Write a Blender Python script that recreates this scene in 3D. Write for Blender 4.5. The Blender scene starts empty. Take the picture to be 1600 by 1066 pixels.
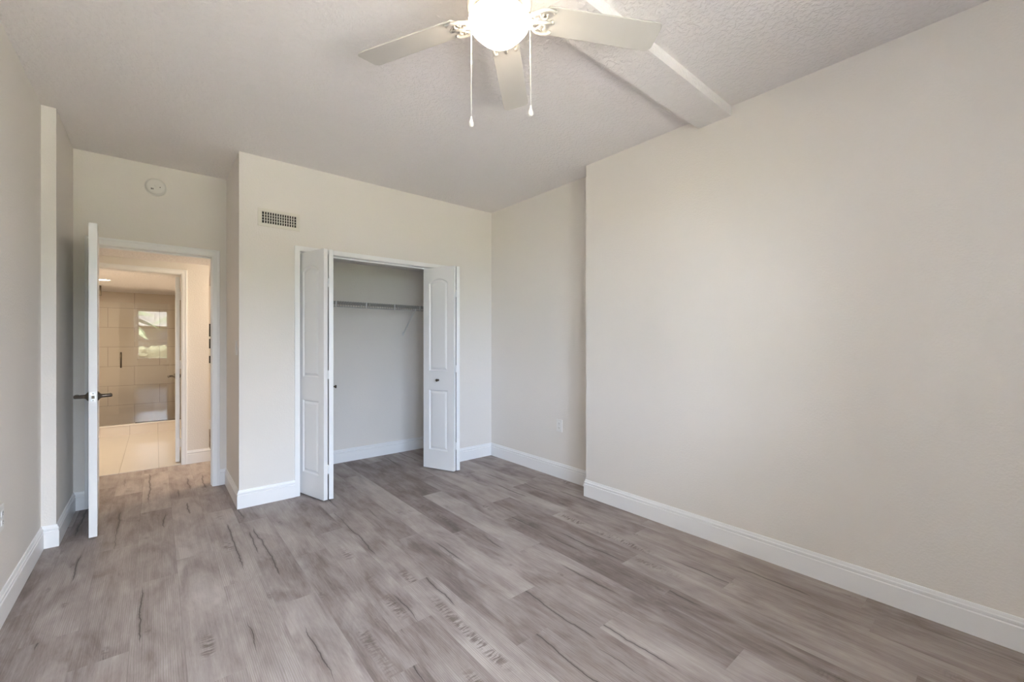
import bpy, bmesh, math, random
from mathutils import Vector, Matrix

random.seed(7)
scene = bpy.context.scene
C = scene.collection

# ------------------------------------------------------------------ camera
EYE = 1.275
cam_d = bpy.data.cameras.new('camera')
cam = bpy.data.objects.new('camera', cam_d)
C.objects.link(cam)
cam.location = (0, 0, EYE)
cam.rotation_euler = (math.pi / 2, 0, -math.atan2(557, 663))
cam_d.sensor_width = 36
cam_d.lens = 36 * 663 / 1600
cam_d.shift_y = 2 / 1600
cam_d.clip_start = 0.02
scene.camera = cam

# ------------------------------------------------------------------ look, world, sun
scene.view_settings.view_transform = 'Standard'
scene.view_settings.look = 'None'
scene.view_settings.gamma = 1
scene.view_settings.use_curve_mapping = False
scene.view_settings.exposure = 1.93
scene.cycles.max_bounces = 14
scene.cycles.diffuse_bounces = 10
scene.cycles.glossy_bounces = 5
scene.cycles.transparent_max_bounces = 16
scene.cycles.sample_clamp_indirect = 6
scene.cycles.use_denoising = True

SKY = 8.2          # daylight through the windows
GLOBE = 10.0        # fan lamp
HALL_W = 9.2       # hall lamp, watts
BATH_W = 3.6        # each bathroom downlight, watts

world = bpy.data.worlds.new('sky')
scene.world = world
world.use_nodes = True
wt = world.node_tree
wt.nodes.clear()
w_out = wt.nodes.new('ShaderNodeOutputWorld')
w_bg = wt.nodes.new('ShaderNodeBackground')
w_tc = wt.nodes.new('ShaderNodeTexCoord')
w_no = wt.nodes.new('ShaderNodeTexNoise')
w_no.inputs['Scale'].default_value = 2.2
w_no.inputs['Detail'].default_value = 5
w_rp = wt.nodes.new('ShaderNodeValToRGB')
w_rp.color_ramp.elements[0].position = 0.4
w_rp.color_ramp.elements[0].color = (.58, .74, 1.0, 1)
w_rp.color_ramp.elements[1].position = 0.66
w_rp.color_ramp.elements[1].color = (.88, .93, 1.0, 1)
wt.links.new(w_tc.outputs['Generated'], w_no.inputs['Vector'])
wt.links.new(w_no.outputs['Fac'], w_rp.inputs['Fac'])
wt.links.new(w_rp.outputs['Color'], w_bg.inputs['Color'])
w_bg.inputs['Strength'].default_value = SKY
wt.links.new(w_bg.outputs[0], w_out.inputs[0])

sun_d = bpy.data.lights.new('sun', 'SUN')
sun_d.energy = 60
sun_d.angle = math.radians(1)
sun_d.color = (1, .93, .84)
sun = bpy.data.objects.new('sun', sun_d)
sun.rotation_euler = (math.radians(-20), math.radians(-8), 0)   # over the roof, onto the lawn
C.objects.link(sun)

WINDOWS = [(-0.42, 0.50), (0.66, 1.58)]     # x ranges behind the camera: the reflected window, then one added for light
WIN_Z = (0.76, 2.24)
for (xa, xb) in WINDOWS:
    pd = bpy.data.lights.new('daylight_portal', 'AREA')
    pd.shape = 'RECTANGLE'
    pd.size = xb - xa
    pd.size_y = WIN_Z[1] - WIN_Z[0]
    pd.cycles.is_portal = True
    po = bpy.data.objects.new('daylight_portal', pd)
    po.location = ((xa + xb) / 2, -1.03, sum(WIN_Z) / 2)
    po.rotation_euler = (math.pi / 2, 0, 0)
    po.rotation_euler = (-math.pi / 2, 0, math.pi)
    C.objects.link(po)


# ------------------------------------------------------------------ helpers
def tag(o, label=None, cat=None, group=None, kind=None):
    if label:
        o['label'] = label
    if cat:
        o['category'] = cat
    if group:
        o['group'] = group
    if kind:
        o['kind'] = kind
    return o


def thing(name, label, cat, loc=(0, 0, 0), rz=0, group=None, kind=None):
    o = bpy.data.objects.new(name, None)
    o.empty_display_size = .05
    o.location = loc
    o.rotation_euler = (0, 0, rz)
    C.objects.link(o)
    return tag(o, label, cat, group, kind)


def obj(name, bm, mat, parent=None, smooth=False, bevel=0, seg=2):
    me = bpy.data.meshes.new(name)
    bmesh.ops.recalc_face_normals(bm, faces=bm.faces)
    bm.to_mesh(me)
    bm.free()
    if smooth:
        for p in me.polygons:
            p.use_smooth = True
    o = bpy.data.objects.new(name, me)
    if mat:
        me.materials.append(mat)
    C.objects.link(o)
    if parent:
        o.parent = parent
    if bevel:
        b = o.modifiers.new('bevel', 'BEVEL')
        b.width = bevel
        b.segments = seg
        b.limit_method = 'ANGLE'
        b.angle_limit = math.radians(40)
    return o


def struct(name, bm, mat, label, cat, bevel=0):
    return tag(obj(name, bm, mat, None, False, bevel), label, cat, None, 'structure')


def box(bm, x0, x1, y0, y1, z0, z1, M=None):
    vs = [bm.verts.new((x, y, z)) for x in (x0, x1) for y in (y0, y1) for z in (z0, z1)]
    for f in ((0, 1, 3, 2), (4, 6, 7, 5), (0, 4, 5, 1), (2, 3, 7, 6), (0, 2, 6, 4), (1, 5, 7, 3)):
        bm.faces.new([vs[i] for i in f])
    if M is not None:
        bmesh.ops.transform(bm, matrix=M, verts=vs)
    return bm


def boxes(*bs):
    bm = bmesh.new()
    for b in bs:
        box(bm, *b)
    return bm


def lathe(bm, prof, n=32, M=None):
    """prof = (r, z) pairs, turned about z."""
    rings = []
    new = []
    for r, z in prof:
        if r < 1e-6:
            v = bm.verts.new((0, 0, z))
            rings.append([v])
            new.append(v)
        else:
            ring = [bm.verts.new((r * math.cos(2 * math.pi * i / n), r * math.sin(2 * math.pi * i / n), z)) for i in range(n)]
            rings.append(ring)
            new += ring
    for a, b in zip(rings, rings[1:]):
        for i in range(n):
            j = (i + 1) % n
            if len(a) == 1 and len(b) == 1:
                continue
            if len(a) == 1:
                bm.faces.new((a[0], b[i], b[j]))
            elif len(b) == 1:
                bm.faces.new((a[i], a[j], b[0]))
            else:
                bm.faces.new((a[i], a[j], b[j], b[i]))
    if len(rings[0]) > 1:
        bm.faces.new(rings[0])
    if len(rings[-1]) > 1:
        bm.faces.new(rings[-1])
    if M is not None:
        bmesh.ops.transform(bm, matrix=M, verts=new)
    return bm


def tube(bm, pts, r, n=8):
    """a tube through pts, r one radius or one per point."""
    pts = [Vector(p) for p in pts]
    rs = r if isinstance(r, (list, tuple)) else [r] * len(pts)
    rings = []
    up = None
    for i, p in enumerate(pts):
        d = (pts[min(i + 1, len(pts) - 1)] - pts[max(i - 1, 0)]).normalized()
        if up is None:
            up = Vector((0, 0, 1)) if abs(d.z) < .9 else Vector((1, 0, 0))
        a = d.cross(up).normalized()
        b = a.cross(d).normalized()
        up = b
        rings.append([bm.verts.new(p + (a * math.cos(2 * math.pi * k / n) + b * math.sin(2 * math.pi * k / n)) * rs[i]) for k in range(n)])
    for a, b in zip(rings, rings[1:]):
        for k in range(n):
            bm.faces.new((a[k], a[(k + 1) % n], b[(k + 1) % n], b[k]))
    bm.faces.new(rings[0][::-1])
    bm.faces.new(rings[-1])
    return bm


def sweep(bm, path, prof, mapf, closed_ends=True):
    """prof (o, d): o offset to the right of the 2D path, mapf turns (a, b, d) to a point; mitred corners."""
    P = [Vector(p) for p in path]
    rings = []
    for i, p in enumerate(P):
        ns = []
        for a, b in ((i - 1, i), (i, i + 1)):
            if a >= 0 and b < len(P):
                d = (P[b] - P[a]).normalized()
                ns.append(Vector((d.y, -d.x)))
        m = ns[0] if len(ns) == 1 else (ns[0] + ns[1]) / (1 + ns[0].dot(ns[1]))
        rings.append([bm.verts.new(mapf(p.x + m.x * o, p.y + m.y * o, d)) for o, d in prof])
    n = len(prof)
    for a, b in zip(rings, rings[1:]):
        for k in range(n):
            bm.faces.new((a[k], a[(k + 1) % n], b[(k + 1) % n], b[k]))
    if closed_ends:
        bm.faces.new(rings[0])
        bm.faces.new(rings[-1][::-1])
    return bm


# ------------------------------------------------------------------ materials
def new_mat(name):
    m = bpy.data.materials.new(name)
    m.use_nodes = True
    nt = m.node_tree
    return m, nt, nt.nodes['Principled BSDF']


def node(nt, kind, ins=None, **props):
    n = nt.nodes.new(kind)
    for k, v in props.items():
        setattr(n, k, v)
    for k, v in (ins or {}).items():
        if isinstance(v, bpy.types.NodeSocket):
            nt.links.new(v, n.inputs[k])
        else:
            n.inputs[k].default_value = v
    return n


def mth(nt, op, a, b=0.0, c=0.0, clamp=False):
    return node(nt, 'ShaderNodeMath', {0: a, 1: b, 2: c}, operation=op, use_clamp=clamp).outputs[0]


def simple(name, col, rough=.5, metal=0, bump=0, scale=80, var=0.0, spec=.5):
    m, nt, b = new_mat(name)
    tc = node(nt, 'ShaderNodeTexCoord')
    b.inputs['Roughness'].default_value = rough
    b.inputs['Metallic'].default_value = metal
    b.inputs['Specular IOR Level'].default_value = spec
    ns = node(nt, 'ShaderNodeTexNoise', {'Vector': tc.outputs['Object'], 'Scale': scale, 'Detail': 4})
    if var:
        mx = node(nt, 'ShaderNodeMix', {0: ns.outputs[0]}, data_type='RGBA')
        mx.inputs[6].default_value = (*[c * (1 - var) for c in col], 1)
        mx.inputs[7].default_value = (*[min(1, c * (1 + var)) for c in col], 1)
        nt.links.new(mx.outputs[2], b.inputs['Base Color'])
    else:
        b.inputs['Base Color'].default_value = (*col, 1)
    if bump:
        bp = node(nt, 'ShaderNodeBump', {'Height': ns.outputs[0], 'Strength': bump, 'Distance': .004})
        nt.links.new(bp.outputs[0], b.inputs['Normal'])
    return m


def paint(name, col, scale, strength, dist, rough=.6):
    """rolled or knocked-down plaster under paint."""
    m, nt, b = new_mat(name)
    ge = node(nt, 'ShaderNodeNewGeometry')
    b.inputs['Base Color'].default_value = (*col, 1)
    b.inputs['Roughness'].default_value = rough
    b.inputs['Specular IOR Level'].default_value = .3
    n1 = node(nt, 'ShaderNodeTexNoise', {'Vector': ge.outputs['Position'], 'Scale': scale, 'Detail': 3, 'Roughness': .55})
    n2 = node(nt, 'ShaderNodeTexNoise', {'Vector': ge.outputs['Position'], 'Scale': scale * .37, 'Detail': 2})
    s = node(nt, 'ShaderNodeMapRange', {'Value': n1.outputs[0], 'From Min': .42, 'From Max': .62}, interpolation_type='SMOOTHSTEP')
    h = mth(nt, 'ADD', s.outputs[0], mth(nt, 'MULTIPLY', n2.outputs[0], .8))
    bp = node(nt, 'ShaderNodeBump', {'Height': h, 'Strength': strength, 'Distance': dist})
    nt.links.new(bp.outputs[0], b.inputs['Normal'])
    return m


M = {}
WALL = (.765, .73, .69)
M['wall'] = paint('cream_wall_paint', WALL, 95, .22, .0025)
M['ceiling'] = paint('textured_ceiling_paint', (.80, .77, .76), 42, .48, .0055, .8)
M['white'] = simple('white_gloss_trim', (.84, .84, .845), .35, bump=.03, scale=30)
M['door'] = simple('white_door_paint', (.81, .81, .81), .38, bump=.04, scale=60)
M['plastic'] = simple('white_plastic', (.73, .71, .68), .35)
M['plate'] = simple('outlet_plate_plastic', (.78, .77, .75), .3)
M['dark'] = simple('dark_gap', (.02, .018, .016), .7)
M['nickel'] = simple('dark_satin_nickel', (.17, .15, .13), .25, 1.0)
M['bronze'] = simple('aged_bronze', (.10, .08, .06), .35, 1.0)
M['wire'] = simple('white_coated_wire', (.70, .70, .69), .4)
M['shaded_wire'] = simple('shaded_white_coated_wire', (.40, .40, .39), .45)  # same white wire, with the shade within the mesh put into its colour
M['fan'] = simple('white_fan_enamel', (.50, .48, .45), .4)
M['blade'] = simple('white_fan_blade', (.52, .50, .47), .5, bump=.02, scale=20)
M['grille'] = simple('painted_grille', (.72, .69, .62), .45)


def floor_material(w=.178):
    m, nt, b = new_mat('grey_brown_oak_vinyl_planks')
    uv = node(nt, 'ShaderNodeUVMap', uv_map='plank')
    at = node(nt, 'ShaderNodeAttribute', attribute_name='plank_tone')
    sp = node(nt, 'ShaderNodeSeparateXYZ', {0: uv.outputs[0]})
    sc = node(nt, 'ShaderNodeSeparateColor', {0: at.outputs['Color']})
    u, v = sp.outputs[0], sp.outputs[1]
    tone, seed, style = sc.outputs[0], sc.outputs[1], sc.outputs[2]
    off = mth(nt, 'MULTIPLY', seed, 91.0)

    def vec(su, sv, k):
        return node(nt, 'ShaderNodeCombineXYZ', {0: mth(nt, 'MULTIPLY', u, su), 1: mth(nt, 'MULTIPLY', v, sv), 2: mth(nt, 'ADD', off, k)}).outputs[0]

    def noise(vv, det=3, rough=.55, dist=0):
        return node(nt, 'ShaderNodeTexNoise', {'Vector': vv, 'Scale': 1, 'Detail': det, 'Roughness': rough, 'Distortion': dist}).outputs[0]

    fine = noise(vec(135, 5, 0), 4, .65)
    streak = noise(vec(45, 2.0, 3), 3, .6, .6)
    broad = noise(vec(10, 2.3, 7), 4, .6, .7)
    cloud = noise(vec(6, 2.6, 11), 3, .5, .8)
    pores = noise(vec(500, 26, 17), 2, .6)

    def ctr(x, k):
        return mth(nt, 'MULTIPLY', mth(nt, 'SUBTRACT', x, .5), k)
    f = mth(nt, 'ADD', tone, ctr(fine, .55))
    f = mth(nt, 'ADD', f, ctr(streak, .30))
    f = mth(nt, 'ADD', f, ctr(broad, 1.15))
    f = mth(nt, 'ADD', f, ctr(cloud, .85))
    f = mth(nt, 'ADD', f, ctr(pores, .35))
    ramp = node(nt, 'ShaderNodeValToRGB', {0: f})
    e = ramp.color_ramp.elements
    e[0].position, e[0].color = 0.0, (.125, .094, .082, 1)
    e[1].position, e[1].color = 1.0, (.470, .420, .392, 1)
    for p, c in ((.3, (.225, .182, .166)), (.55, (.320, .272, .253)), (.75, (.385, .336, .313))):
        x = e.new(p)
        x.color = (*c, 1)
    col = ramp.outputs[0]
    height = mth(nt, 'MULTIPLY', fine, .5)

    def smooth(x, a, c, lo=0.0, hi=1.0):
        return node(nt, 'ShaderNodeMapRange', {'Value': x, 'From Min': a, 'From Max': c, 'To Min': lo, 'To Max': hi}, interpolation_type='SMOOTHSTEP').outputs[0]

    # a cathedral figure of the grain on some planks: rings cut by the saw
    ring_v = node(nt, 'ShaderNodeCombineXYZ', {0: mth(nt, 'MULTIPLY', mth(nt, 'SUBTRACT', u, w * .5), 30), 1: mth(nt, 'MULTIPLY', v, 1.8), 2: off}).outputs[0]
    wv = node(nt, 'ShaderNodeTexWave', {'Vector': ring_v, 'Scale': 1.4, 'Distortion': 5.0, 'Detail': 2, 'Detail Scale': 1.2}, bands_direction='X').outputs['Fac']
    figure = mth(nt, 'MULTIPLY', smooth(wv, .62, 1.0), smooth(style, .3, .75))
    figure = mth(nt, 'MULTIPLY', figure, .34)
    mx = node(nt, 'ShaderNodeMix', {0: figure, 6: col, 7: (.17, .132, .116, 1)}, data_type='RGBA')
    col = mx.outputs[2]

    # rough-sawn chatter marks in short runs
    saw_c = mth(nt, 'ADD', w * .30, mth(nt, 'MULTIPLY', mth(nt, 'FRACT', mth(nt, 'MULTIPLY', seed, 57.3)), w * .4))
    saw_c = mth(nt, 'ADD', saw_c, ctr(noise(vec(0, 3, 23), 1), .05))
    saw_u = smooth(mth(nt, 'ABSOLUTE', mth(nt, 'SUBTRACT', u, saw_c)), .010, .034, 1, 0)
    saw_gate = smooth(noise(vec(0, 2.3, 31), 1), .54, .66)
    saw_w = smooth(noise(vec(22, 85, 37), 2, .5, .5), .44, .60)
    saw_on = mth(nt, 'GREATER_THAN', mth(nt, 'FRACT', mth(nt, 'MULTIPLY', seed, 13.7)), .45)
    saw = mth(nt, 'MULTIPLY', mth(nt, 'MULTIPLY', saw_u, saw_gate), mth(nt, 'MULTIPLY', saw_w, saw_on))
    saw = mth(nt, 'MULTIPLY', saw, .8)
    mx = node(nt, 'ShaderNodeMix', {0: saw, 6: col, 7: (.135, .104, .088, 1)}, data_type='RGBA')
    col = mx.outputs[2]

    # long drying cracks
    for k, (mul, gate) in enumerate(((31.7, .56), (77.1, .64))):
        c0 = mth(nt, 'ADD', w * .15, mth(nt, 'MULTIPLY', mth(nt, 'FRACT', mth(nt, 'MULTIPLY', seed, mul)), w * .7))
        wob = ctr(noise(vec(0, 2.6, 41 + k * 9), 6, .6), .07)
        d = mth(nt, 'ABSOLUTE', mth(nt, 'SUBTRACT', u, mth(nt, 'ADD', c0, wob)))
        g = smooth(noise(vec(0, .95, 55 + k * 9), 1), gate, gate + .05)
        th = mth(nt, 'ADD', mth(nt, 'MULTIPLY', g, .0040), 1e-5)
        cr = mth(nt, 'SUBTRACT', 1.0, mth(nt, 'DIVIDE', d, th), clamp=True)
        cr = mth(nt, 'MULTIPLY', mth(nt, 'POWER', cr, .5), .95)
        halo = mth(nt, 'MULTIPLY', smooth(d, 0.0, .016, 1, 0), mth(nt, 'MULTIPLY', g, .34))
        cr = mth(nt, 'MAXIMUM', cr, halo)
        mx = node(nt, 'ShaderNodeMix', {0: cr, 6: col, 7: (.060, .046, .040, 1)}, data_type='RGBA')
        col = mx.outputs[2]
        height = mth(nt, 'SUBTRACT', height, cr)

    # small knots
    vo = node(nt, 'ShaderNodeTexVoronoi', {'Vector': vec(7, 2.6, 71), 'Scale': 1, 'Randomness': 1}, voronoi_dimensions='3D').outputs['Distance']
    kn = mth(nt, 'MULTIPLY', smooth(vo, .04, .13, 1, 0), smooth(noise(vec(60, 60, 5), 2), .35, .6))
    kn = mth(nt, 'MULTIPLY', kn, .5)
    mx = node(nt, 'ShaderNodeMix', {0: kn, 6: col, 7: (.12, .092, .08, 1)}, data_type='RGBA')
    col = mx.outputs[2]

    # joints
    e1 = mth(nt, 'MINIMUM', u, mth(nt, 'SUBTRACT', w, u))
    e2 = mth(nt, 'MINIMUM', v, mth(nt, 'SUBTRACT', sp.outputs[2], v))
    joint = smooth(mth(nt, 'MINIMUM', e1, e1), .0003, .0014, .24, 0)
    mx = node(nt, 'ShaderNodeMix', {0: joint, 6: col, 7: (.11, .088, .078, 1)}, data_type='RGBA')
    col = mx.outputs[2]
    nt.links.new(col, b.inputs['Base Color'])
    rg = smooth(fine, .2, .8, .46, .60)
    nt.links.new(rg, b.inputs['Roughness'])
    b.inputs['Specular IOR Level'].default_value = .32
    bp = node(nt, 'ShaderNodeBump', {'Height': height, 'Strength': .22, 'Distance': .0012})
    nt.links.new(bp.outputs[0], b.inputs['Normal'])
    return m


M['floor'] = floor_material()


def tile_material(name, c1, c2, grout, tw, th, ox, oy, axes, half, gap=.003, rough=.3):
    """axes: which world coordinates run along and up the tile field."""
    m, nt, b = new_mat(name)
    ge = node(nt, 'ShaderNodeNewGeometry')
    sp = node(nt, 'ShaderNodeSeparateXYZ', {0: ge.outputs['Position']})
    a = mth(nt, 'SUBTRACT', sp.outputs[axes[0]], ox)
    c = mth(nt, 'SUBTRACT', sp.outputs[axes[1]], oy)
    row = mth(nt, 'FLOOR', mth(nt, 'DIVIDE', c, th))
    a = mth(nt, 'ADD', a, mth(nt, 'MULTIPLY', mth(nt, 'MODULO', mth(nt, 'ABSOLUTE', row), 2.0), half * tw))
    colm = mth(nt, 'FLOOR', mth(nt, 'DIVIDE', a, tw))
    fa = mth(nt, 'SUBTRACT', a, mth(nt, 'MULTIPLY', colm, tw))
    fc = mth(nt, 'SUBTRACT', c, mth(nt, 'MULTIPLY', row, th))
    da = mth(nt, 'MINIMUM', fa, mth(nt, 'SUBTRACT', tw, fa))
    dc = mth(nt, 'MINIMUM', fc, mth(nt, 'SUBTRACT', th, fc))
    g = mth(nt, 'LESS_THAN', mth(nt, 'MINIMUM', da, dc), gap)
    wn = node(nt, 'ShaderNodeTexWhiteNoise', {'Vector': node(nt, 'ShaderNodeCombineXYZ', {0: row, 1: colm}).outputs[0]}, noise_dimensions='3D')
    lin = node(nt, 'ShaderNodeTexNoise', {'Vector': node(nt, 'ShaderNodeCombineXYZ', {0: mth(nt, 'MULTIPLY', a, 1.5), 1: mth(nt, 'MULTIPLY', c, 45), 2: mth(nt, 'MULTIPLY', wn.outputs[0], 30)}).outputs[0], 'Scale': 1, 'Detail': 3}).outputs[0]
    mx = node(nt, 'ShaderNodeMix', {0: mth(nt, 'ADD', mth(nt, 'MULTIPLY', lin, .7), mth(nt, 'MULTIPLY', wn.outputs[0], .3)), 6: (*c1, 1), 7: (*c2, 1)}, data_type='RGBA')
    mg = node(nt, 'ShaderNodeMix', {0: g, 6: mx.outputs[2], 7: (*grout, 1)}, data_type='RGBA')
    nt.links.new(mg.outputs[2], b.inputs['Base Color'])
    b.inputs['Roughness'].default_value = rough
    bp = node(nt, 'ShaderNodeBump', {'Height': mth(nt, 'SUBTRACT', 1.0, g), 'Strength': .3, 'Distance': .002})
    nt.links.new(bp.outputs[0], b.inputs['Normal'])
    return m


M['wall_tile'] = tile_material('beige_shower_wall_tile', (.50, .43, .36), (.56, .49, .41), (.32, .26, .21), .60, .296, -.849, .02, (0, 2), .5)
M['floor_tile'] = tile_material('pale_bathroom_floor_tile', (.58, .53, .47), (.63, .58, .52), (.36, .31, .26), .298, 3.0, .026 - 1.49, 5.3, (0, 1), 0.0, .002)
M['curb_tile'] = tile_material('pale_curb_tile', (.64, .575, .50), (.68, .61, .54), (.42, .36, .30), .298, 1.0, .026 - 1.49, -.5, (0, 2), 0.0, .002)


def glass_material(name, tint, rough=0.0):
    """clear pane: mirrors by Fresnel, passes the rest straight through."""
    m = bpy.data.materials.new(name)
    m.use_nodes = True
    nt = m.node_tree
    nt.nodes.clear()
    out = node(nt, 'ShaderNodeOutputMaterial')
    fr = node(nt, 'ShaderNodeFresnel', {'IOR': 1.5})
    tr = node(nt, 'ShaderNodeBsdfTransparent', {'Color': (*tint, 1)})
    gl = node(nt, 'ShaderNodeBsdfGlossy', {'Color': (1, 1, 1, 1), 'Roughness': rough})
    mx = node(nt, 'ShaderNodeMixShader', {0: fr.outputs[0], 1: tr.outputs[0], 2: gl.outputs[0]})
    nt.links.new(mx.outputs[0], out.inputs[0])
    return m


M['glass'] = glass_material('clear_shower_glass', (.97, .975, .965))
M['window_glass'] = glass_material('window_glass', (.98, .99, .985))


def lamp_material(name, col, strength):
    m = bpy.data.materials.new(name)
    m.use_nodes = True
    nt = m.node_tree
    b = nt.nodes['Principled BSDF']
    b.inputs['Base Color'].default_value = (.9, .88, .84, 1)
    b.inputs['Emission Color'].default_value = (*col, 1)
    b.inputs['Emission Strength'].default_value = strength
    return m


WARM = (1.0, .83, .62)
M['globe'] = lamp_material('lit_frosted_globe', (1.0, .82, .60), GLOBE)
M['downlight'] = lamp_material('lit_downlight_lens', WARM, 4)
M['bowl'] = lamp_material('lit_hall_bowl', WARM, 3)

# ------------------------------------------------------------------ setting: shell
H = 2.74
XL, XP = -.541, -.476             # left wall, pilaster face line
YD, YC = 4.585, 3.835             # entry wall, closet wall
XS = .490                         # side of the closet
XA, XR, YB = 2.915, 2.735, 2.30   # recessed right wall, main right wall, the step between them
YBACK = -.90
OX0, OX1, OZ = -.360, .386, 2.037     # bedroom door opening
KX0, KX1, KZ = .917, 2.425, 2.035     # closet opening
YH = 5.59
BX0, BX1, BZ = -.500, .209, 1.985     # bathroom door opening
HH = 2.10                             # dropped hall ceiling
HB = 2.038                            # bathroom ceiling
YT = 8.80                             # tiled shower wall

struct('wall_left', boxes((XL - .12, XL, YBACK - .12, YD + .12, 0, H), (XL, XP, 3.87, YD + .12, 0, H)), M['wall'],
       'cream left wall with a shallow pilaster step before the entry door', 'wall')
struct('wall_entry', boxes((XP, OX0, YD, YD + .12, 0, H), (OX1, XS + .115, YD, YD + .12, 0, H), (OX0, OX1, YD, YD + .12, OZ, H)), M['wall'],
       'cream wall around the open entry door, smoke detector above', 'wall')
struct('wall_closet', boxes((XS, KX0, YC, YC + .115, 0, H), (KX1, XA + .115, YC, YC + .115, 0, H), (KX0, KX1, YC, YC + .115, KZ, H),
                            (XS, XS + .115, YC + .115, YD, 0, H)), M['wall'],
       'cream wall holding the closet opening and its air vent', 'wall')
struct('wall_closet_inside', boxes((XS + .115, 2.72, 4.615, 4.705, 0, H), (2.60, 2.72, YC + .115, 4.615, 0, H)), M['wall'],
       'pale back wall inside the open closet', 'wall')
struct('wall_right', boxes((XR, XA + .115, YBACK - .12, YB, 0, H), (XA, XA + .115, YB, YC, 0, H)), M['wall'],
       'cream long right wall stepping back near the far corner', 'wall')
bw = []
xs = [XL] + [c for w in WINDOWS for c in w] + [XR]
for i in range(0, len(xs), 2):
    bw.append((xs[i], xs[i + 1], YBACK - .12, YBACK, 0, H))
for (xa, xb) in WINDOWS:
    bw += [(xa, xb, YBACK - .12, YBACK, 0, WIN_Z[0]), (xa, xb, YBACK - .12, YBACK, WIN_Z[1], H)]
struct('wall_back', boxes(*bw), M['wall'], 'cream window wall opposite the closet', 'wall')
struct('wall_hall', boxes((-1.42, BX0, YH, YH + .115, 0, HH), (BX1, .440, YH, YH + .115, 0, HH), (BX0, BX1, YH, YH + .115, BZ, HH),
                          (-1.42, -1.30, 4.705, YH, 0, HH), (-1.42, XL - .12, 4.585, 4.705, 0, HH), (2.30, 2.42, 4.705, 7.62, 0, HH), (.440, 2.42, 7.62, 7.72, 0, HH)), M['wall'],
       'warm lit hall wall around the bathroom doorway', 'wall')
struct('wall_bathroom', boxes((.33, .440, YH + .115, YT + .1, 0, HH), (-1.42, -1.30, YH + .115, YT + .1, 0, HH)), M['wall'],
       'bathroom side walls beyond the hall', 'wall')
struct('wall_shower', boxes((-1.30, .33, YT, YT + .1, 0, HH)), M['wall_tile'],
       'beige large-format tiled wall at the back of the shower', 'wall')
struct('ceiling', boxes((XL - .12, XA + .115, YBACK - .12, YD + .12, H, H + .12)), M['ceiling'],
       'textured off-white bedroom ceiling', 'ceiling')
struct('ceiling_beam', boxes((.86, XR, 1.14, 1.35, 2.68, H)), M['ceiling'],
       'shallow boxed ceiling strip running from the fan to the right wall', 'beam')
struct('ceiling_hall', boxes((-1.42, 2.42, 4.705, 5.65, HH, HH + .1), (.39, 2.42, 5.65, 7.72, HH, HH + .1)), M['ceiling'],
       'low hall ceiling seen through the entry door', 'ceiling')
struct('ceiling_bathroom', boxes((-1.30, .33, YH + .115, YT, HB, HB + .06)), M['ceiling'],
       'low bathroom ceiling seen through both doorways', 'ceiling')
struct('ceiling_closet', boxes((XS + .115, 2.60, YC + .115, 4.615, 2.125, 2.18)), M['ceiling'],
       'closet ceiling just above the closet opening', 'ceiling')


# ------------------------------------------------------------------ floor
def plank_floor():
    bm = bmesh.new()
    uvl = bm.loops.layers.uv.new('plank')
    cl = bm.loops.layers.float_color.new('plank_tone')
    w, L = .178, 1.22
    rnd = random.Random(23)
    ends = {-2: 2.99, -1: 2.67, 0: 2.358, 3: 2.66, 6: 1.76, 7: 2.06, 12: 1.148, 13: 1.465, 2: 3.16, 1: 2.98, 4: 2.30, 5: 2.75, 8: 1.35, 9: 1.62, 10: 2.42, 11: 1.95, 14: .98, 15: .42, 16: 1.7}
    tones = {(3, 2.66): .74, (12, -.07): .40, (13, .245): .66, (13, 1.465): .42, (12, 1.148): .36, (-2, 2.99): .42, (-1, 2.67): .60, (0, 2.358): .50, (7, 2.06): .60, (6, .54): .50}
    for k in range(-7, 19):
        x0 = -.262 + w * k
        x0c, x1c = max(x0, -1.42), min(x0 + w, XA + .115)
        if x1c <= x0c:
            continue
        e = ends.get(k, rnd.uniform(0, L))
        ylo, yhi = -1.02, (7.72 if x0 > .40 else 5.612)
        y = e - L * math.ceil((e - ylo) / L)
        while y < yhi:
            a, c = max(y, ylo), min(y + L, yhi)
            if c > a:
                tone = rnd.gauss(.56, .105)
                tone = max(.36, min(.74, tone))
                for (kk, yy), t in tones.items():
                    if kk == k and abs(yy - y) < .05:
                        tone = t
                seed = rnd.random()
                style = rnd.random()
                vs = [bm.verts.new(p) for p in ((x0c, a, 0), (x1c, a, 0), (x1c, c, 0), (x0c, c, 0))]
                f = bm.faces.new(vs)
                for lp in f.loops:
                    lp[uvl].uv = (lp.vert.co.x - x0, lp.vert.co.y - y)
                    lp[cl] = (tone, seed, style, 1)
            y += L
    # slab below the planks
    box(bm, -1.42, XA + .115, -1.02, 5.612, -.06, -.002)
    box(bm, .40, XA + .115, 5.612, 7.72, -.06, -.002)
    return bm


struct('floor', plank_floor(), M['floor'], 'grey-brown rustic wood-look plank floor', 'floor')
struct('floor_bathroom', boxes((-1.42, .40, 5.612, YT, -.06, .001)), M['floor_tile'], 'pale beige tiled bathroom floor', 'floor')

# ------------------------------------------------------------------ baseboards and casings
BASE = [(0, 0), (.014, 0), (.014, .099), (.0095, .1025), (.0095, .1065), (.0130, .110), (.0130, .119), (.0085, .1235), (.0070, .131), (.0050, .137), (0, .138)]


def baseboard(name, path, label):
    return struct(name, sweep(bmesh.new(), path, BASE, lambda a, b, d: Vector((a, b, d))), M['white'], label, 'baseboard')


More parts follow.
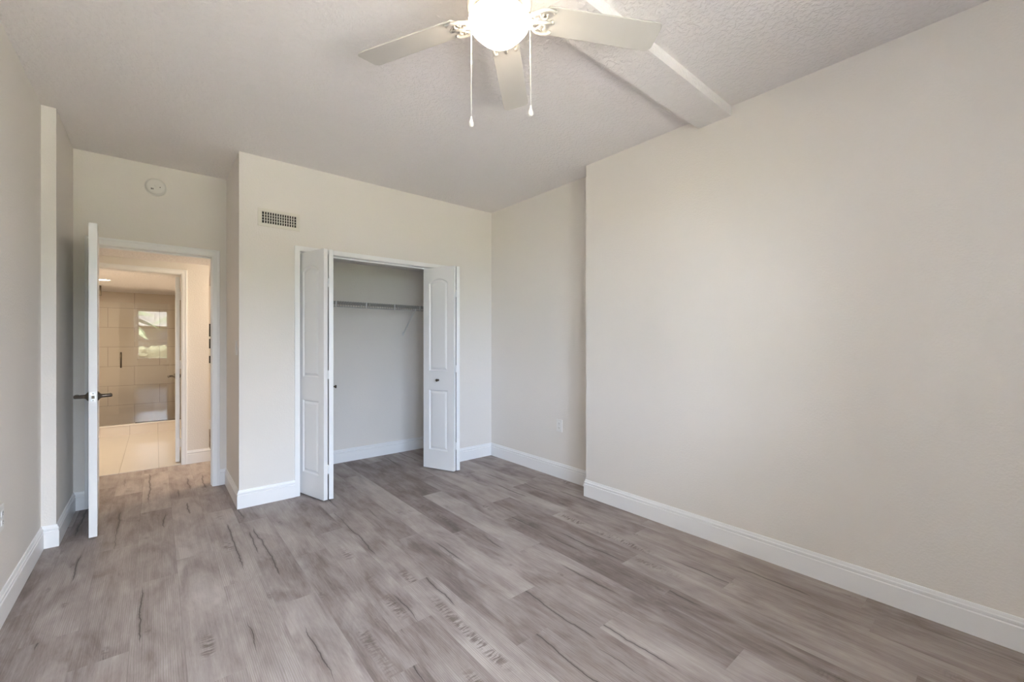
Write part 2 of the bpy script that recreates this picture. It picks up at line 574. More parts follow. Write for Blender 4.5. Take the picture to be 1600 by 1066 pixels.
baseboard('baseboard_left', [(XL, YBACK), (XL, 3.87), (XP, 3.87), (XP, YD), (OX0 - .054, YD)], 'white baseboard along the left wall and its pilaster')
baseboard('baseboard_closet', [(OX1 + .054, YD), (XS, YD), (XS, YC), (KX0 - .038, YC)], 'white baseboard wrapping the closet corner beside the entry door')
baseboard('baseboard_right', [(KX1 + .038, YC), (XA, YC), (XA, YB), (XR, YB), (XR, YBACK)], 'white baseboard along the right wall and its step')
baseboard('baseboard_closet_inside', [(XS + .115, YC + .115), (XS + .115, 4.615), (2.60, 4.615), (2.60, YC + .115)], 'white baseboard inside the open closet')
baseboard('baseboard_hall', [(BX1 + .044, YH), (.440, YH), (.440, 7.62), (2.30, 7.62)], 'white hall baseboard beside the bathroom doorway')
baseboard('baseboard_back', [(XR, YBACK), (XL, YBACK)], 'white baseboard under the windows')


def casing(name, x0, x1, z, y, w, th, label, depth, step=True, both=False):
    """three-sided door casing plus the lining of the opening."""
    bm = bmesh.new()
    prof = [(0, 0), (0, th * .65), (w * .18, th * .8), (w * .62, th * .86), (w * .70, th), (w * .94, th), (w, th * .8), (w, 0)] if step else [(0, 0), (0, th), (w, th), (w, 0)]
    prof = [(-o, d) for o, d in prof]
    sweep(bm, [(x0, 0), (x0, z), (x1, z), (x1, 0)], prof, lambda a, b, d: Vector((a, y - d, b)))
    if both:
        sweep(bm, [(x0, 0), (x0, z), (x1, z), (x1, 0)], prof, lambda a, b, d: Vector((a, y + depth + d, b)))
    t = .003
    box(bm, x0 - .001, x0 + t, y - .001, y + depth + .001, 0, z)
    box(bm, x1 - t, x1 + .001, y - .001, y + depth + .001, 0, z)
    box(bm, x0, x1, y - .001, y + depth + .001, z - t, z + .001)
    return struct(name, bm, M['white'], label, 'trim')


casing('trim_1', OX0, OX1, OZ, YD, .054, .016, 'white casing framing the entry doorway', .12, both=True)
casing('trim_2', BX0, BX1, BZ, YH, .044, .014, 'white casing framing the bathroom doorway', .115)
casing('trim_3', KX0, KX1, KZ, YC, .038, .010, 'thin white casing framing the closet opening', .115, step=False)
tr = bmesh.new()                                             # the bifold track under the closet header
box(tr, KX0 + .01, KX1 - .01, YC + .035, YC + .070, KZ - .018, KZ - .004)
struct('trim_4', tr, M['white'], 'metal bifold track under the closet header', 'trim')
st = boxes((OX0 + .004, OX0 + .016, YD + .045, YD + .085, 0, OZ - .004), (OX1 - .007, OX1 - .003, YD + .045, YD + .085, 0, OZ - .004), (OX0, OX1, YD + .045, YD + .085, OZ - .016, OZ - .004))
struct('trim_5', st, M['white'], 'white door stop inside the entry doorway', 'trim')
struct('trim_6', boxes((BX0, BX1, 5.595, 5.622, .0005, .006)), M['floor_tile'], 'pale threshold between hall planks and bathroom tile', 'trim')

# ------------------------------------------------------------------ windows behind the camera
for i, (xa, xb) in enumerate(WINDOWS):
    root = thing('window_%d' % (i + 1), ['white single-hung window reflected in the shower glass', 'unseen white window nearer the right wall, added for daylight'][i], 'window', ((xa + xb) / 2, YBACK, WIN_Z[0]), 0, None, 'structure')
    w2, hh = (xb - xa) / 2, WIN_Z[1] - WIN_Z[0]
    f = .035
    obj('window_frame', boxes((-w2, -w2 + f, -.11, -.02, 0, hh), (w2 - f, w2, -.11, -.02, 0, hh), (-w2, w2, -.11, -.02, 0, f), (-w2, w2, -.11, -.02, hh - f, hh)), M['white'], root, bevel=.003)
    obj('sash_rail', boxes((-w2 + f, w2 - f, -.09, -.05, hh * .36, hh * .36 + .045)), M['white'], root, bevel=.003)
    obj('glass_pane', boxes((-w2 + f, w2 - f, -.072, -.068, f, hh * .36)), M['window_glass'], root)
    obj('glass_pane', boxes((-w2 + f, w2 - f, -.072, -.068, hh * .36 + .045, hh - f)), M['window_glass'], root)
    obj('window_sill', boxes((-w2 - .03, w2 + .03, -.02, .03, -.022, 0)), M['white'], root, bevel=.004)


# ------------------------------------------------------------------ panelled door leaves
def arch(x0, x1, z0, z1, rise, n=12):
    pts = [(x0, z0), (x1, z0)]
    if rise <= 0:
        return pts + [(x1, z1), (x0, z1)]
    for i in range(n + 1):
        t = i / n
        x = x1 + (x0 - x1) * t
        pts.append((x, z1 - rise + rise * math.sin(math.pi * t) ** .8))
    return pts


def inset(pts, d):
    """move a closed counter-clockwise outline inwards by d."""
    out = []
    n = len(pts)
    for i in range(n):
        p0, p, p1 = (Vector(pts[j % n]) for j in (i - 1, i, i + 1))
        a, b = (p - p0).normalized(), (p1 - p).normalized()
        na, nb = Vector((-a.y, a.x)), Vector((-b.y, b.x))
        m = (na + nb) / max(.35, 1 + na.dot(nb))
        out.append(p + m * d)
    return [tuple(o) for o in out]


def panel_leaf(w, h, th, panels, both=True):
    """door leaf standing on z=0 along +x, faces at y=0 (front) and y=th; panels are (x0, x1, z0, z1, rise)."""
    bm = bmesh.new()
    sides = []
    for side, (y, s) in enumerate(((0, 1), (th, -1))):
        outer = [bm.verts.new((x, y, z)) for x, z in ((0, 0), (w, 0), (w, h), (0, h))]
        sides.append(outer)
        edges = [bm.edges.new((outer[i], outer[(i + 1) % 4])) for i in range(4)]
        if side == 0 or both:
            for p in panels:
                o = arch(*p)
                loops = []
                for d, depth in ((0, 0), (.009, .0105), (.015, .0115), (.031, .0030), (.035, .0022)):
                    loops.append([bm.verts.new((x, y + s * depth, z)) for x, z in inset(o, d)])
                n = len(o)
                edges += [bm.edges.new((loops[0][i], loops[0][(i + 1) % n])) for i in range(n)]
                for a, b in zip(loops, loops[1:]):
                    for i in range(n):
                        bm.faces.new((a[i], a[(i + 1) % n], b[(i + 1) % n], b[i]))
                bm.faces.new(loops[-1])
        bmesh.ops.triangle_fill(bm, edges=edges, use_beauty=True)
    for i in range(4):
        j = (i + 1) % 4
        bm.faces.new((sides[0][i], sides[0][j], sides[1][j], sides[1][i]))
    return bm


def place(o, origin, xdir, z=0):
    """local +x along xdir (2D), standing at origin; local +y is xdir turned left."""
    o.location = (origin[0], origin[1], z)
    o.rotation_euler = (0, 0, math.atan2(xdir[1], xdir[0]))


def knob_bm():
    bm = bmesh.new()
    lathe(bm, [(.011, 0), (.011, .003), (.006, .006), (.006, .014), (.012, .020), (.0145, .026), (.012, .031), (0, .033)], 20, Matrix.Rotation(math.pi / 2, 4, 'X'))
    return bm


LW, LH, LT = .372, 2.008, .034
LEAF = [(.072, LW - .072, .975, 1.895, .045), (.072, LW - .072, .185, .785, 0)]


def bifold(corner_b, ang_b, ang_a, mirror, label):
    """corner_b: near outer corner of the leaf pivoting at the jamb; mirror +1 when that leaf is on the left."""
    root = thing('bifold_door', label, 'door', (corner_b[0], corner_b[1], .014), 0, 'open closet bifold doors', 'thing')
    # pivot leaf
    db = Vector((-mirror * math.sin(ang_b), math.cos(ang_b)))     # from the fold back to the jamb
    da = Vector((mirror * math.sin(ang_a), math.cos(ang_a)))      # from the fold back to the track
    nb = Vector((mirror * math.cos(ang_b), math.sin(ang_b)))      # across the leaf, away from its front
    gap = .009
    leaf = obj('door_leaf', panel_leaf(LW, LH, LT, LEAF), M['door'], root)
    leaf2 = obj('door_leaf', panel_leaf(LW, LH, LT, LEAF), M['door'], root)
    na = Vector((mirror * math.cos(ang_a), -math.sin(ang_a)))     # front of the guided leaf
    hinge_b = Vector((0, 0)) + nb * LT
    start_a = hinge_b + Vector((mirror * gap, 0))
    if mirror > 0:
        # front of pivot leaf at local y = 0 must face -nb : x axis runs from jamb to fold
        place(leaf, db * LW, -db)
        end = start_a + na * LT
        place(leaf2, end, da)
    else:
        place(leaf, Vector((0, 0)), db)
        end = start_a + na * LT
        place(leaf2, end + da * LW, -da)
    k = obj('knob', knob_bm(), M['bronze'], root, smooth=True)
    kp = end + da * (LW * .5)
    k.location = (kp.x, kp.y, .885)
    k.rotation_euler = (0, 0, math.atan2(na.y, na.x) + math.pi / 2)
    mid = hinge_b + Vector((mirror * gap / 2, 0)) + (da + db).normalized() * .012
    for z in (.24, 1.00, 1.74):
        bm = bmesh.new()
        box(bm, -.0065, .0065, -.010, .012, -.035, .035)
        for q in (-.035, -.012, .012):
            tube(bm, [(0, -.011, q), (0, -.011, q + .023)], .0055, 10)
        hg = obj('hinge', bm, M['white'], root)
        hg.location = (mid.x, mid.y, z)
    return root


bifold((1.024, 3.545), math.radians(16.0), math.radians(15.0), 1, 'folded white bifold closet door beside the entry hall side of the opening')
bifold((2.298, 3.535), math.radians(17.5), math.radians(22.5), -1, 'folded white bifold closet door nearer the far corner, dark knob in view')


# ------------------------------------------------------------------ lever handles
def lever_bm(sgn):
    """rose on the face at x=0, neck along sgn*x, lever running along +y."""
    bm = bmesh.new()
    R = Matrix.Rotation(sgn * math.pi / 2, 4, 'Y')
    lathe(bm, [(.031, 0), (.030, .004), (.024, .010), (.015, .016), (.0125, .024), (.0115, .066), (.009, .071), (0, .072)], 24, R)
    tube(bm, [(sgn * .058, -.006, 0), (sgn * .060, .010, 0), (sgn * .062, .05, .001), (sgn * .060, .10, 0), (sgn * .056, .115, 0)], [.010, .0118, .0105, .009, .007], 12)
    return bm


def flush_door(name, hinge, xdir, w, h, th, z_handle, label, latch=True):
    """leaf along local +x from the hinge, thickness along +y."""
    root = thing(name, label, 'door', (0, 0, 0), 0, None, 'structure')
    place(root, hinge, xdir, .012)
    bm = panel_leaf(w, h, th, [(.13, w - .13, 1.02, h - .16, .07), (.13, w - .13, .22, .80, 0)])
    obj('door_leaf', bm, M['door'], root)
    for y, s in ((0, -1), (th, 1)):
        hd = obj('door_handle', lever_bm(-1), M['nickel'], root, smooth=True)
        hd.location = (w - .062, y, z_handle)
        # lever points back to the hinge
        if s < 0:
            hd.rotation_euler = (0, 0, math.pi / 2)
        else:
            hd.rotation_euler = (math.pi, 0, -math.pi / 2)
    if latch:
        lp = bmesh.new()
        box(lp, w, w + .0015, th / 2 - .0125, th / 2 + .0125, z_handle - .029, z_handle + .029)
        lo = obj('latch_plate', lp, M['latch'], root)
        bb = bmesh.new()
        box(bb, w, w + .010, th / 2 - .007, th / 2 + .007, z_handle - .010, z_handle + .010)
        for q in (-.022, .022):
            lathe(bb, [(.0035, 0), (.0035, .003), (0, .003)], 10, Matrix.Translation((w, th / 2, z_handle + q)) @ Matrix.Rotation(math.pi / 2, 4, 'Y'))
        obj('latch_bolt', bb, M['nickel'], lo)
    for z in (.20, h / 2 + .05, h - .20):
        hb = bmesh.new()
        tube(hb, [(-.004, -.004, z - .045), (-.004, -.004, z + .045)], .006, 10)
        box(hb, -.003, .0005, 0, th * .8, z - .045, z + .045)
        obj('hinge', hb, M['latch'] if latch else M['white'], root)
    return root


M['latch'] = simple('brushed_steel_plate', (.55, .55, .56), .35, 1.0)
a = math.radians(3.5)
# leaf: hinged on the left jamb, swung into the bedroom; its thickness lies to the left of its hall face
dirv = Vector((math.sin(a), -math.cos(a)))
p0 = Vector((-.334, 4.572)) + Vector((-math.cos(a), -math.sin(a))) * .040
flush_door('door_1', p0, dirv, .722, 2.036, .040, .908, 'white entry door standing open edge-on with dark lever handles')
a2 = math.radians(1.4)
dv2 = Vector((math.sin(a2), math.cos(a2)))
flush_door('door_2', (.197, 5.705), dv2, .690, 1.955, .036, .868, 'white bathroom door standing open beyond the hall', latch=False)

# ------------------------------------------------------------------ ceiling fan
FWD = Vector((math.sin(math.atan2(557, 663)), math.cos(math.atan2(557, 663)), 0))
RGT = Vector((FWD.y, -FWD.x, 0))
fc = FWD * 1.65 + RGT * -.050
fan = thing('ceiling_fan', 'white five-blade ceiling fan with lit frosted globe and two pull chains', 'ceiling fan', (fc.x, fc.y, 2.68), math.atan2(RGT.y, RGT.x))
ZB = 2.556 - 2.68      # blade plane, from the ceiling strip down
obj('canopy', lathe(bmesh.new(), [(.070, 0), (.070, -.012), (.062, -.028), (.050, -.036), (.050, -.05)], 40), M['fan'], fan, smooth=True)
obj('motor_housing', lathe(bmesh.new(), [(.050, -.040), (.100, -.046), (.122, -.058), (.126, -.075), (.126, -.105), (.116, -.118), (.090, -.126), (.05, -.128)], 48), M['fan'], fan, smooth=True)
fit = obj('light_fitter', lathe(bmesh.new(), [(.055, -.126), (.075, -.130), (.104, -.134), (.108, -.140), (.105, -.148), (.06, -.15)], 48), M['fan'], fan, smooth=True)
obj('light_globe', lathe(bmesh.new(), [(.095, -.146), (.109, -.148), (.1175, -.155), (.119, -.163), (.116, -.174), (.107, -.186), (.093, -.201), (.077, -.217), (.059, -.231), (.040, -.241), (.020, -.2465), (0, -.248)], 56), M['globe'], fan, smooth=True)


def blade_bm():
    """blade along +x; the clockwise edge (-y) rises."""
    bm = bmesh.new()
    r0, r1, n = .178, .674, 10
    out = []
    wr, wt = .060, .067
    out.append((r0, -wr * .80)); out.append((r0 + .012, -wr))
    out.append((r1 - .03, -wt))
    for i in range(1, 6):
        t = i / 6 * math.pi / 2
        out.append((r1 - .03 + .024 * math.sin(t), -wt + .030 * (1 - math.cos(t))))
    for i in range(5, 0, -1):
        t = i / 6 * math.pi / 2
        out.append((r1 - .03 + .030 * math.sin(t), wt - .030 * (1 - math.cos(t))))
    out.append((r1 - .03, wt)); out.append((r0 + .012, wr)); out.append((r0, wr * .80))
    lo = [bm.verts.new((x, y, -.003)) for x, y in out]
    hi = [bm.verts.new((x, y, .003)) for x, y in out]
    bm.faces.new(lo[::-1])
    bm.faces.new(hi)
    for i in range(len(out)):
        j = (i + 1) % len(out)
        bm.faces.new((lo[i], lo[j], hi[j], hi[i]))
    bmesh.ops.transform(bm, matrix=Matrix.Rotation(math.radians(-10.5), 4, 'X'), verts=bm.verts)
    return bm


def iron_bm():
    """scrolled blade bracket from the motor to three screws under the blade root."""
    bm = bmesh.new()
    Rm = Matrix.Rotation(math.radians(-10.5), 4, 'X')
    box(bm, .085, .128, -.022, .022, -.006, .004)
    tube(bm, [(.115, 0, -.004), (.140, 0, -.012), (.165, 0, -.012), (.190, 0, -.009), (.215, 0, -.008)], [.010, .0075, .007, .007, .006], 10)
    for s in (-1, 1):
        pts = [(.118, s * .010, -.004), (.138, s * .030, -.009), (.158, s * .047, -.011), (.182, s * .054, -.010), (.205, s * .050, -.009), (.216, s * .044, -.008)]
        tube(bm, [Rm @ Vector(p) for p in pts], [.009, .0075, .0068, .0065, .006, .006], 10)
        c = [(.150 + .014 * math.cos(t), s * (.022 + .013 * math.sin(t)), -.010) for t in [2 * math.pi * q / 14 * .85 for q in range(15)]]
        tube(bm, [Rm @ Vector(p) for p in c], .0045, 8)
        c = [(.178 + .012 * math.cos(t), s * (.024 + .012 * math.sin(t)), -.010) for t in [2 * math.pi * q / 14 * .85 + 2 for q in range(15)]]
        tube(bm, [Rm @ Vector(p) for p in c], .0042, 8)
    for p in ((.216, 0), (.214, .045), (.214, -.045)):
        lathe(bm, [(.0085, -.003), (.0085, -.009), (.005, -.012), (0, -.0125)], 14, Rm @ Matrix.Translation((p[0], p[1], 0)))
    return bm


b0 = obj('fan_blade', blade_bm(), M['blade'], fan, bevel=.0015)
i0 = obj('blade_iron', iron_bm(), M['fan'], b0, smooth=True)
b0.location = (0, 0, ZB)
angles = [155.7, 155.7 - 72, 155.7 - 144, 155.7 + 72, 155.7 + 144]
b0.rotation_euler = (0, 0, math.radians(angles[0]))
for ang in angles[1:]:
    b = b0.copy(); C.objects.link(b); b.parent = fan
    b.rotation_euler = (0, 0, math.radians(ang))
    i = i0.copy(); C.objects.link(i); i.parent = b
for (lx, ly, zb, lean) in ((-.1115, .030, 2.128, 0), (.1205, .020, 2.166, .004)):
    zt, zl = -.142, zb + .036 - 2.68
    bm = bmesh.new()
    s = 1 if lx > 0 else -1
    tube(bm, [(s * .098, ly, zt + .004), (lx * .97, ly, zt + .006), (lx, ly, zt - .004)], .0055, 10)     # the guide the chain leaves by
    tube(bm, [(lx, ly, zt), (lx + lean * .5, ly, (zt + zl) / 2), (lx + lean, ly, zl)], .0016, 8)
    lathe(bm, [(0, -.008), (.0032, -.006), (.0036, 0), (.0032, .006), (0, .008)], 10, Matrix.Translation((lx + lean * .4, ly, zt + (zl - zt) * .42)))
    ch = obj('pull_chain', bm, M['plastic'], fan, smooth=True)
    pd = obj('pull_pendant', lathe(bmesh.new(), [(.0025, .004), (.0035, 0), (.0045, -.006), (.0085, -.018), (.0100, -.027), (.0085, -.034), (.004, -.037), (0, -.0375)], 18), M['plastic'], ch, smooth=True)
    pd.location = (lx + lean, ly, zl)

# ------------------------------------------------------------------ smoke detector
sd = thing('smoke_detector', 'round white smoke detector on the wall above the entry door', 'smoke detector', (.001, YD, 2.556))
RX = Matrix.Rotation(math.pi / 2, 4, 'X')
obj('base_ring', lathe(bmesh.new(), [(.071, 0), (.071, .010), (.068, .012), (.05, .012)], 48, RX), M['plastic'], sd, smooth=True)
obj('cover', lathe(bmesh.new(), [(.065, .011), (.066, .022), (.062, .031), (.050, .036), (.030, .038), (0, .0385)], 48, RX), M['plastic'], sd, smooth=True, bevel=0)
sl = bmesh.new()
for k in range(3):
    box(sl, -.030 + k * .006, -.026 + k * .006, -.0395, -.036, -.030, -.018)
obj('sounder_slots', sl, M['dark'], sd)
obj('test_button', lathe(bmesh.new(), [(.012, .036), (.012, .040), (.010, .041), (0, .041)], 24, Matrix.Translation((.004, 0, .004)) @ RX), M['plastic'], sd, smooth=True)
obj('status_light', lathe(bmesh.new(), [(.0035, .036), (.0035, .0395), (0, .0405)], 12, Matrix.Translation((.028, 0, -.004)) @ RX), M['dark'], sd)

# ------------------------------------------------------------------ air vent
av = thing('air_vent', 'cream rectangular air vent grille high on the closet wall', 'vent', (.7665, YC, 2.265))
hw, hh, iw, ih = .153, .071, .123, .0445
fr = bmesh.new()
box(fr, -hw, hw, -.006, 0, ih, hh); box(fr, -hw, hw, -.006, 0, -hh, -ih)
box(fr, -hw, -iw, -.006, 0, -ih, ih); box(fr, iw, hw, -.006, 0, -ih, ih)
obj('vent_frame', fr, M['grille'], av, bevel=.0025)
obj('duct_shade_sheet', boxes((-iw, iw, -.0012, -.0004, -ih, ih)), M['dark'], av)  # flat dark sheet painted in for the shade inside the duct
lv = bmesh.new()
for k in range(13):
    x = -iw + .017 + k * (2 * iw - .034) / 12
    box(lv, x - .0032, x + .0032, -.0060, -.0015, -ih, ih)
obj('vertical_louvers', lv, M['grille'], av)
lh = bmesh.new()
for k in range(3):
    z = -ih + (k + 1) * 2 * ih / 4
    box(lh, -iw, iw, -.0045, -.0015, z - .0016, z + .0016)
obj('horizontal_louvers', lh, M['grille'], av)


# ------------------------------------------------------------------ outlets and switch
def outlet(loc, rz, label, kind):
    """plate on a wall whose outward normal is local -y."""
    if kind == 'outlet':
        o = thing('wall_outlet', label, 'outlet', loc, rz, 'wall outlets')
    else:
        o = thing('light_switch', label, 'switch', loc, rz)
    obj('cover_plate', boxes((-.036, .036, -.006, 0, -.058, .058)), M['plate'], o, bevel=.003)
    if kind == 'outlet':
        for s in (-1, 1):
            bm = bmesh.new()
            box(bm, -.016, .016, -.0085, -.005, s * .0205 - .0135, s * .0205 + .0135)
            rc = obj('receptacle', bm, M['plate'], o, bevel=.002)
            sb = bmesh.new()
            for x in (-.0065, .0065):
                box(sb, x - .001, x + .001, -.0088, -.0080, s * .0205 - .001, s * .0205 + .008)
            lathe(sb, [(.0024, 0), (.0024, .0008), (0, .0008)], 12, Matrix.Translation((0, -.0082, s * .0205 - .0065)) @ RX)
            obj('slots', sb, M['dark'], rc)
        obj('screw', lathe(bmesh.new(), [(.003, .005), (.003, .0072), (0, .0076)], 14, RX), M['latch'], o)
    else:
        r = bmesh.new()
        box(r, -.016, .016, -.0085, -.005, -.033, .033)
        obj('rocker', r, M['plate'], o, bevel=.002)
    return o


outlet((XA, 2.772, .490), -math.pi / 2, 'white wall outlet low on the recessed right wall near the step', 'outlet')
outlet((XL, 2.975, .475), math.pi / 2, 'white wall outlet low on the left wall, cut by the picture edge', 'outlet')
outlet((XS, 3.965, 1.232), -math.pi / 2, 'small white light switch on the closet side facing the entry door', 'switch')

# ------------------------------------------------------------------ closet wire shelf
ws = thing('wire_shelf', 'white ventilated wire shelf with hanging lip inside the open closet', 'shelf', (0, 4.615, 1.682))
SX0, SX1, SDP = XS + .117, 2.598, .305
dk = bmesh.new()
k = 0
x = SX0 + .012
while x < SX1:
    tube(dk, [(x, -.004, 0), (x, -SDP, 0)], .0032, 6)
    x += .0254
for y in (-.008, -.105, -.205, -SDP):
    tube(dk, [(SX0, y, -.004), (SX1, y, -.004)], .0032, 8)
obj('wire_deck', dk, M['shaded_wire'], ws)
lp = bmesh.new()
tube(lp, [(SX0, -SDP, -.054), (SX1, -SDP, -.054)], .0042, 8)
x = SX0 + .0247
while x < SX1:
    tube(lp, [(x, -SDP, -.002), (x, -SDP, -.054)], .0026, 6)
    x += .0254
obj('front_lip', lp, M['shaded_wire'], ws)
for x in (1.05, 1.36, 1.663, 1.970, 2.271):
    obj('lip_tie', boxes((x - .005, x + .005, -SDP - .005, -SDP + .003, -.058, .002)), M['wire'], ws)
for x in (.95, 2.215):
    bm = bmesh.new()
    for s in (-.006, .006):
        tube(bm, [(x + s, -SDP + .002, -.050), (x + s, -SDP + .05, -.085), (x + s * .5, -.012, -.300)], .0035, 8)
    box(bm, x - .010, x + .010, -.006, 0, -.330, -.285)
    box(bm, x - .009, x + .009, -SDP - .004, -SDP + .010, -.060, -.040)
    obj('support_brace', bm, M['wire'], ws)
for x in (.80, 1.25, 1.72, 2.15, 2.5):
    obj('wall_clip', boxes((x - .008, x + .008, -.014, 0, -.016, .008)), M['wire'], ws)

# ------------------------------------------------------------------ bathroom
cb = boxes((-1.30, .33, 7.88, 8.00, 0.001, .128))
struct('shower_curb', cb, M['curb_tile'], 'pale tiled curb under the shower glass', 'curb')
struct('shower_curb_cap', boxes((-1.30, .33, 7.872, 8.008, .128, .140)), M['curb_cap'] if 'curb_cap' in M else simple('pale_curb_stone', (.74, .69, .62), .3), 'pale stone cap on the shower curb', 'curb', .002)
GY = 7.945
sd = thing('shower_door', 'frameless glass shower door with dark pull handle', 'shower door', (-.70, GY, .148))
obj('glass_pane', boxes((0, .478, -.005, .005, 0, 1.68)), M['glass'], sd)
hb = bmesh.new()
for s in (-1, 1):
    tube(hb, [(.335, s * .006, .78), (.335, s * .038, .78), (.335, s * .038, .985), (.335, s * .006, .985)], .008, 10)
obj('pull_handle', hb, M['bronze'], sd, smooth=True)
sp = thing('glass_screen', 'fixed clear glass shower screen mirroring the bedroom window', 'glass screen', (-.218, GY, .1405))
obj('glass_pane', boxes((0, .545, -.005, .005, 0.006, 1.69)), M['glass'], sp)
obj('bottom_channel', boxes((0, .545, -.010, .010, 0, .012)), M['nickel'], sp)
hg = thing('ceiling_bracket', 'dark metal glass bracket at the bathroom ceiling', 'bracket', (-.572, GY, HB))
obj('bracket_plate', boxes((-.012, .012, -.022, .022, -.135, 0)), M['bronze'], hg, bevel=.003)

for i, (x, y) in enumerate(((-.49, 7.13), (-.95, 6.3))):  # the second downlight is added out of view to light the bathroom
    dl = thing('recessed_light', ['lit recessed downlight in the bathroom ceiling before the shower', 'second lit downlight added out of view in the bathroom ceiling'][i], 'downlight', (x, y, HB), 0, 'bathroom downlights')
    obj('trim_ring', lathe(bmesh.new(), [(.088, 0), (.088, -.004), (.070, -.008), (.066, -.004), (.066, 0)], 36), M['white'], dl, smooth=True)
    obj('light_lens', lathe(bmesh.new(), [(.064, -.001), (.064, -.006), (0, -.007)], 36), M['downlight'], dl)
    ld = bpy.data.lights.new('downlight_lamp', 'AREA')
    ld.shape = 'DISK'; ld.size = .12; ld.energy = BATH_W; ld.color = WARM
    lo = bpy.data.objects.new('downlight_lamp', ld)
    lo.location = (x, y, HB - .012)
    C.objects.link(lo)

hl = thing('flush_ceiling_light', 'round flush ceiling light in the hall', 'ceiling light', (1.45, 5.15, HH))
obj('light_base', lathe(bmesh.new(), [(.15, 0), (.15, -.02), (.14, -.025), (.1, -.025)], 40), M['fan'], hl, smooth=True)
obj('light_bowl', lathe(bmesh.new(), [(.138, -.024), (.130, -.045), (.095, -.068), (.05, -.08), (0, -.084)], 40), M['bowl'], hl, smooth=True)
ld = bpy.data.lights.new('hall_lamp', 'POINT')
ld.shadow_soft_size = .1; ld.energy = HALL_W; ld.color = WARM
lo = bpy.data.objects.new('hall_lamp', ld)
lo.location = (1.45, 5.15, HH - .20)
C.objects.link(lo)

# dark frames in the room past the hall corner, a few pixels of them in view
for i, (z0, z1) in enumerate(((1.36, 1.545), (1.185, 1.325), (.97, 1.075))):
    pf = thing('picture_frame', ['topmost small dark frame on the wall past the hall corner', 'middle small dark frame on the wall past the hall corner', 'lowest small dark frame on the wall past the hall corner'][i], 'picture frame', (.68, 7.62, (z0 + z1) / 2), 0, 'dark frames past the hall corner')
    h2 = (z1 - z0) / 2
    obj('frame_border', boxes((-.10, .10, -.02, 0, h2 - .02, h2), (-.10, .10, -.02, 0, -h2, -h2 + .02), (-.10, -.075, -.02, 0, -h2 + .02, h2 - .02), (.075, .10, -.02, 0, -h2 + .02, h2 - .02)), M['dark'], pf)
    obj('picture', boxes((-.075, .075, -.008, 0, -h2 + .02, h2 - .02)), simple('dark_print', (.05, .045, .04), .5, var=.4, scale=20), pf)

# ------------------------------------------------------------------ outside the windows
gm = simple('lawn_green', (.07, .08, .03), .9, bump=.5, scale=8, var=.3)
struct('ground', boxes((-40, 40, -60, -1.03, -.30, -.15)), gm, 'lawn outside the windows', 'lawn')
struct('bounce_slab', boxes((-6, 9, -5.2, -1.03, -.15, -.06)), simple('pale_bounce_surface', (.58, .53, .50), .85, var=.06, scale=3), 'unseen pale slab added outside the windows to bounce daylight indoors', 'bounce_slab')  # added reflector: sunlit slab that throws light up to the ceiling
hs = thing('neighbour_house', 'tan house with grey hip roof reflected in the shower glass', 'house', (2.0, -30, -.15))
obj('house_wall', boxes((-8, 8, -5, 5, 0, 2.7)), simple('tan_stucco', (.09, .08, .065), .9, var=.05), hs)
bm = bmesh.new()
v = [bm.verts.new(p) for p in ((-8.6, -5.6, 2.6), (8.6, -5.6, 2.6), (8.6, 5.6, 2.6), (-8.6, 5.6, 2.6), (-4, 0, 4.6), (4, 0, 4.6))]
for f in ((0, 1, 5, 4), (2, 3, 4, 5), (1, 2, 5), (3, 0, 4), (3, 2, 1, 0)):
    bm.faces.new([v[q] for q in f])
obj('roof', bm, simple('grey_shingles', (.06, .058, .056), .9, var=.2, scale=6), hs)
for x in (-5, -1.2, 2.4, 5.8):
    obj('house_window', boxes((x - .7, x + .7, 5.0, 5.06, .9, 2.2)), simple('dark_glass', (.04, .05, .06), .1), hs)
leafm = simple('palm_green', (.035, .06, .02), .6, var=.3, scale=3)
barkm = simple('bark', (.20, .15, .11), .9, bump=.6, scale=12, var=.3)


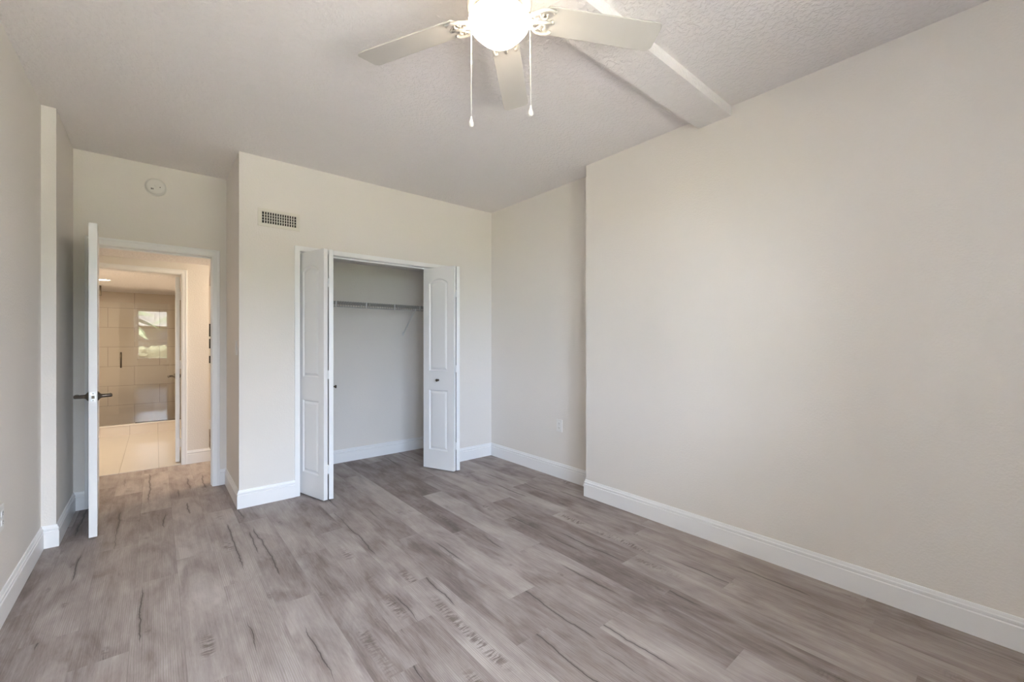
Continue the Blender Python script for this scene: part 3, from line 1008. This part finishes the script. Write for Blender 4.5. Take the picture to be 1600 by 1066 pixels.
def palm(loc, h, label, seed):
    r = random.Random(seed)
    root = thing('palm_tree', label, 'tree', loc, 0, 'palms on the lawn')
    obj('trunk', tube(bmesh.new(), [(0, 0, 0), (.05, 0, h * .3), (.12, .05, h * .7), (.15, .05, h)], [.17, .13, .11, .12], 12), barkm, root, smooth=True)
    bm = bmesh.new()
    for k in range(16):
        a = k * 2.399
        el = r.uniform(-.1, 1.0)
        L = r.uniform(1.5, 2.1)
        for sgn in (-1, 1):
            prev = None
            for q in range(9):
                t = q / 8
                d = L * t
                z = h + math.sin(el) * d - .55 * t * t * L
                rr = math.cos(el) * d
                wdt = .34 * math.sin(math.pi * (t * .9 + .06))
                c = Vector((.15 + rr * math.cos(a), .05 + rr * math.sin(a), z))
                side = Vector((-math.sin(a), math.cos(a), -.55 * sgn * sgn)) * 1
                side = Vector((-math.sin(a) * sgn, math.cos(a) * sgn, -.6)) * wdt
                pv = (bm.verts.new(c), bm.verts.new(c + side))
                if prev and q % 1 == 0:
                    bm.faces.new((prev[0], pv[0], pv[1], prev[1]))
                prev = pv
    obj('fronds', bm, leafm, root)


palm((-1.75, -17, -.15), 2.9, 'palm tree left in the window reflection', 3)
palm((1.55, -19, -.15), 3.2, 'taller palm tree right in the window reflection', 5)


def shrub(loc, r0, label, seed):
    bm = bmesh.new()
    r = random.Random(seed)
    bmesh.ops.create_icosphere(bm, subdivisions=4, radius=r0)
    for vv in bm.verts:
        n = vv.co.normalized()
        vv.co += n * r0 * .22 * math.sin(9 * n.x + seed) * math.sin(8 * n.y) + n * r.uniform(-.06, .06) * r0
        vv.co.z = max(vv.co.z * .8 + r0 * .6, 0)
    o = obj('garden_shrub', bm, leafm, None)
    o.location = loc
    tag(o, label, 'shrub', 'shrubs outside the windows')


hm = simple('hedge_green', (.058, .062, .032), .8, var=.5, scale=9)
hb = bmesh.new()
rr = random.Random(9)
for k in range(46):                                          # clipped hedge: rounded tufts on a leafy body
    bmesh.ops.create_icosphere(hb, subdivisions=2, radius=rr.uniform(.28, .4), matrix=Matrix.Translation((-5 + k * .25, rr.uniform(-.2, .2), .9 + rr.uniform(-.12, .1))))
for vv in hb.verts:
    vv.co += Vector((rr.uniform(-.06, .06), rr.uniform(-.06, .06), rr.uniform(-.06, .06)))
box(hb, -5.2, 6.6, -.4, .4, 0, .9)
ho = obj('hedge', hb, hm)
ho.location = (0, -12.5, -.15)
tag(ho, 'clipped green hedge across the lower part of the window reflection', 'hedge')
shrub((-.9, -6.5, -.15), .55, 'low round shrub nearest the window', 1)
shrub((.7, -8.5, -.15), .6, 'round shrub behind the nearest one', 2)
